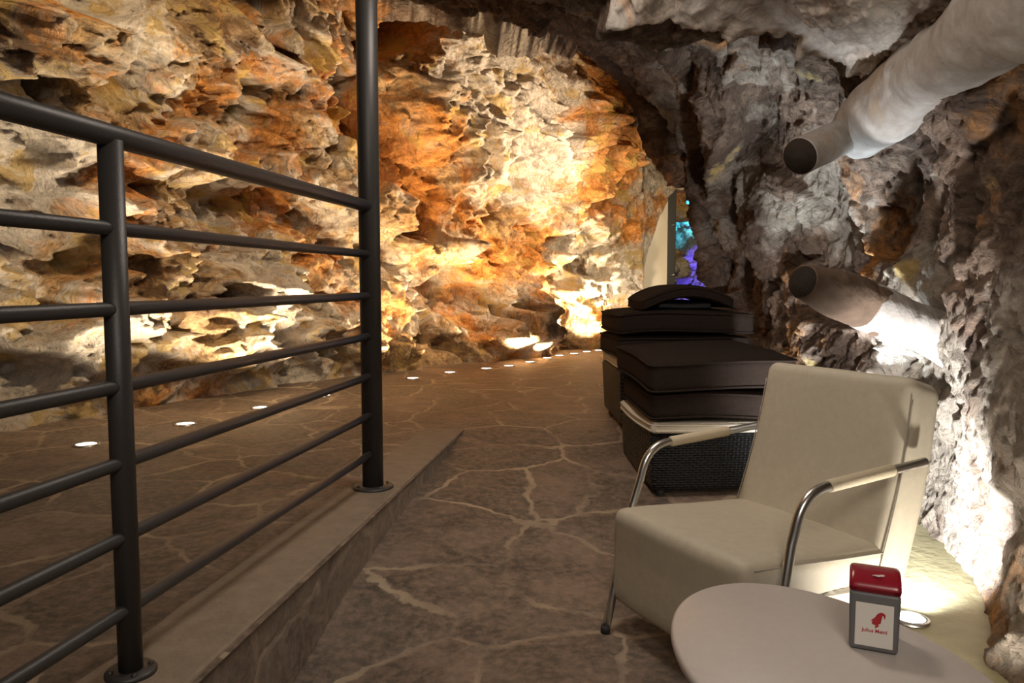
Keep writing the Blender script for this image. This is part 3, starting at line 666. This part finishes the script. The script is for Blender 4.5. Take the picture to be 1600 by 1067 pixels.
for v in bpy.data.objects['tabletop'].data.vertices: v.co.x *= .360; v.co.y *= .234
bpy.data.objects['tabletop'].rotation_euler = (0, 0, -1.406)
bm = bmesh.new(); tube(bm, [(0, 0, .02), (0, 0, H-.026)], .027, 28); from_bm('pedestal', bm, M['chrome'], tb)
bm = bmesh.new(); lathe(bm, [(0, .001), (.19, .001), (.19, .008), (.15, .014), (.04, .024), (0, .024)], 64); from_bm('base', bm, M['chrome'], tb)

# ------------------------------------------------------------------ napkin dispenser
b0 = at_z(1328, 1013, TZ); b1 = at_z(1401, 1026, TZ); bw = (b1-b0).length*1.08; mid = (b0+b1)/2
nd = tag(empty('napkin_dispenser', (mid.x, mid.y, TZ), math.atan2(b1.y-b0.y, b1.x-b0.x)), 'grey napkin dispenser with red top and white logo card, standing on the oval table', 'napkin dispenser')
HB = .100; DP = .085
def taper(p): q = p.copy(); q.x *= 1+.05*(p.z/HB); return q
bm = bmesh.new(); rbox(bm, (bw, DP, HB), .006, 4, taper, (0, DP/2, HB/2+.001)); from_bm('body', bm, M['grey_plastic'], nd)
def dome(p):
    q = p.copy(); q.x *= 1.03
    if p.z > 0: q.z += .010*math.cos(p.y/DP*PI*.9) - .0*p.x
    if p.z > 0 and p.y < 0: q.z -= .010*(-p.y/(DP/2))**2
    return q
bm = bmesh.new(); rbox(bm, (bw+.001, DP-.003, .024), .008, 10, dome, (0, DP/2+.002, HB+.007)); cap = from_bm('cap', bm, M['red_plastic'], nd)
tag(cap, 'dark red cap')
bm = bmesh.new(); rbox(bm, (bw*.76, .002, HB*.74), .0008, 2, None, (0, -.0005, HB*.47)); card = tag(from_bm('logo_card', bm, M['label'], nd, False), 'white logo card')
# head in a tall cap, in profile
logo = [(-.20, .02), (-.13, .10), (-.02, .17), (.02, .30), (.10, .42), (.24, .50), (.36, .50), (.45, .45), (.50, .36), (.47, .22), (.44, .12), (.42, .24), (.38, .36), (.33, .30), (.30, .14), (.24, .02), (.20, -.06), (.25, -.14), (.15, -.18), (.14, -.24), (.20, -.26), (.06, -.38), (-.02, -.44), (.02, -.32), (.0, -.24), (-.14, -.22), (-.08, -.16), (-.20, -.10), (-.12, -.05), (-.24, -.01)]
def poly(bm, pts, fn, th):
    a = [bm.verts.new(fn(x, y, 0)) for x, y in pts]; c = [bm.verts.new(fn(x, y, th)) for x, y in pts]
    bm.faces.new(a); bm.faces.new(c[::-1]); n = len(pts)
    for k in range(n): bm.faces.new((a[k], a[(k+1) % n], c[(k+1) % n], c[k]))
bm = bmesh.new(); poly(bm, logo, lambda x, y, t: (.002+x*.030, -.0014-t, HB*.56+y*.030), .0006); bmesh.ops.triangulate(bm, faces=bm.faces[:]); tag(from_bm('logo', bm, M['logo_red'], card, False), 'red head in profile logo')
bm = bmesh.new(); poly(bm, logo, lambda x, y, t: (.004+(y*.020), .020+x*.016, HB+.0245+t), .0012); bmesh.ops.triangulate(bm, faces=bm.faces[:]); tag(from_bm('logo', bm, M['logo_pale'], cap, False), 'pale logo on the cap')
cu = bpy.data.curves.new('lettering', 'FONT'); cu.body = 'Julius Meinl'; cu.size = .0085; cu.align_x = 'CENTER'; cu.extrude = .0003; cu.offset = .0001
to = bpy.data.objects.new('tmp', cu); C.objects.link(to); bpy.context.view_layer.update()
me = bpy.data.meshes.new_from_object(to.evaluated_get(bpy.context.evaluated_depsgraph_get())); bpy.data.objects.remove(to)
lt = link_mesh('lettering', me, None, card); lt.data.materials.clear(); lt.data.materials.append(M['logo_red']); lt.location = (.001, -.0018, HB*.355); lt.rotation_euler = (PI/2, 0, 0)

# ------------------------------------------------------------------ stacked wicker seats and cushions
def ottoman(x, y, rz, w, d, h, label, group='wicker seats by the right wall'):
    z = min(floor_z(x+dx, y+dy) for dx in (-.3, .3) for dy in (-.3, .3)); root = tag(empty('wicker_ottoman', (x, y, z), rz), label, 'ottoman', group)
    def sh(p): q = p.copy(); q.x *= 1+.05*(p.z/h); q.y *= 1+.05*(p.z/h); return q
    bm = bmesh.new(); rbox(bm, (w, d, h-.03), .02, 10, sh, (0, 0, (h-.03)/2+.03)); from_bm('body', bm, M['wicker'], root)
    for sx in (-1, 1):
        for sy in (-1, 1):
            bm = bmesh.new(); lathe(bm, [(0, 0), (.018, 0), (.018, .045), (0, .045)], 12, (sx*(w/2-.05), sy*(d/2-.05), 0)); from_bm('foot', bm, M['rubber'], root)
    return root, z
def cushion(x, y, z, rz, w, d, h, mat, label, group, tilt=(0, 0), sag=0.0, seed=1, arch=0.0, piping=True):
    root = tag(empty('seat_cushion', (x, y, z), rz), label, 'cushion', group); root.rotation_euler = (math.radians(tilt[0]), math.radians(tilt[1]), rz)
    def fn(p):
        q = p.copy(); cx = math.cos(min(1, abs(p.x)/(w/2))*PI/2); cy = math.cos(min(1, abs(p.y)/(d/2))*PI/2)
        q.z += (.35*h*.35*cx*cy if p.z > 0 else 0) + .006*math.sin(p.x*9+seed)*math.sin(p.y*7+seed*2)
        q.z -= sag*(p.x/(w/2))**2; q.z += arch*(cx-.5)
        q.x *= 1+.01*math.sin(p.y*8+seed); q.y *= 1+.012*math.sin(p.x*7+seed*3); return q
    bm = bmesh.new(); rbox(bm, (w, d, h), min(.035, h*.36), 16, fn, (0, 0, h/2)); c = from_bm('cover', bm, mat, root)
    if piping:
        for zz_ in (h/2-.012, -h/2+.012):
            bm = bmesh.new(); pts = []; r_ = .03; per = []
            for cxs, cys, a0_ in ((1, 1, 0), (-1, 1, 90), (-1, -1, 180), (1, -1, 270)):
                for k in range(7):
                    a = math.radians(a0_+90*k/6); per.append(Vector((cxs*(w/2-r_)+r_*math.cos(a), cys*(d/2-r_)+r_*math.sin(a), zz_)))
            full = []
            for i in range(len(per)):
                a, b_ = per[i], per[(i+1) % len(per)]; n = max(1, int((b_-a).length/.05))
                full += [a.lerp(b_, k/n) for k in range(n)]
            full.append(full[0]); tube(bm, [fn(p*0.999)+Vector((0, 0, h/2)) for p in full], .005, 8, False); from_bm('piping', bm, mat, c)
    return root
G1 = 'dark brown cushions piled on the wicker seats'; G2 = 'cream cushions on the wicker seats'
rz1 = math.radians(4)
o1, z1 = ottoman(.89, 3.64, rz1, .60, .62, .285, 'black woven wicker seat under the front cushion pile, right behind the cream chair'); t1 = z1+.287
cushion(.89, 3.64, t1, rz1, .62, .64, .05, M['cream'], 'cream seat pad below the two front brown cushions', G2)
cushion(.90, 3.63, t1+.062, rz1-.02, .63, .66, .12, M['cushion'], 'dark brown cushion directly on the cream pad of the front wicker seat', G1, seed=2)
cushion(.89, 3.63, t1+.205, rz1+.02, .65, .68, .135, M['cushion'], 'flat dark brown cushion on top of the front pile', G1, tilt=(2.5, -1.5), seed=4)
rz2 = math.radians(2)
o2, z2 = ottoman(.93, 4.62, rz2, .66, .66, .34, 'black woven wicker seat under the taller rear cushion pile'); t2 = z2+.342
cushion(.93, 4.62, t2, rz2, .67, .67, .055, M['cream'], 'cream seat pad below the rear brown cushions', G2, seed=3)
cushion(.95, 4.60, t2+.078, rz2, .74, .70, .12, M['cushion'], 'lowest dark brown cushion of the rear pile', G1, sag=.015, seed=5)
cushion(.96, 4.58, t2+.218, rz2, .76, .70, .12, M['cushion'], 'thick dark brown cushion, second from the top of the rear pile', G1, sag=.02, seed=7)
cushion(.96, 4.53, t2+.350, rz2, .30, .46, .034, M['black'], 'black filler in the dark hollow under the arched top cushion', G1, seed=11, piping=False)  # added black block, makes the hollow under the arch read dark
cushion(.97, 4.50, t2+.412, rz2, .50, .52, .065, M['cushion'], 'arched dark brown cushion topping the rear pile below the white partition', G1, sag=.075, seed=9)
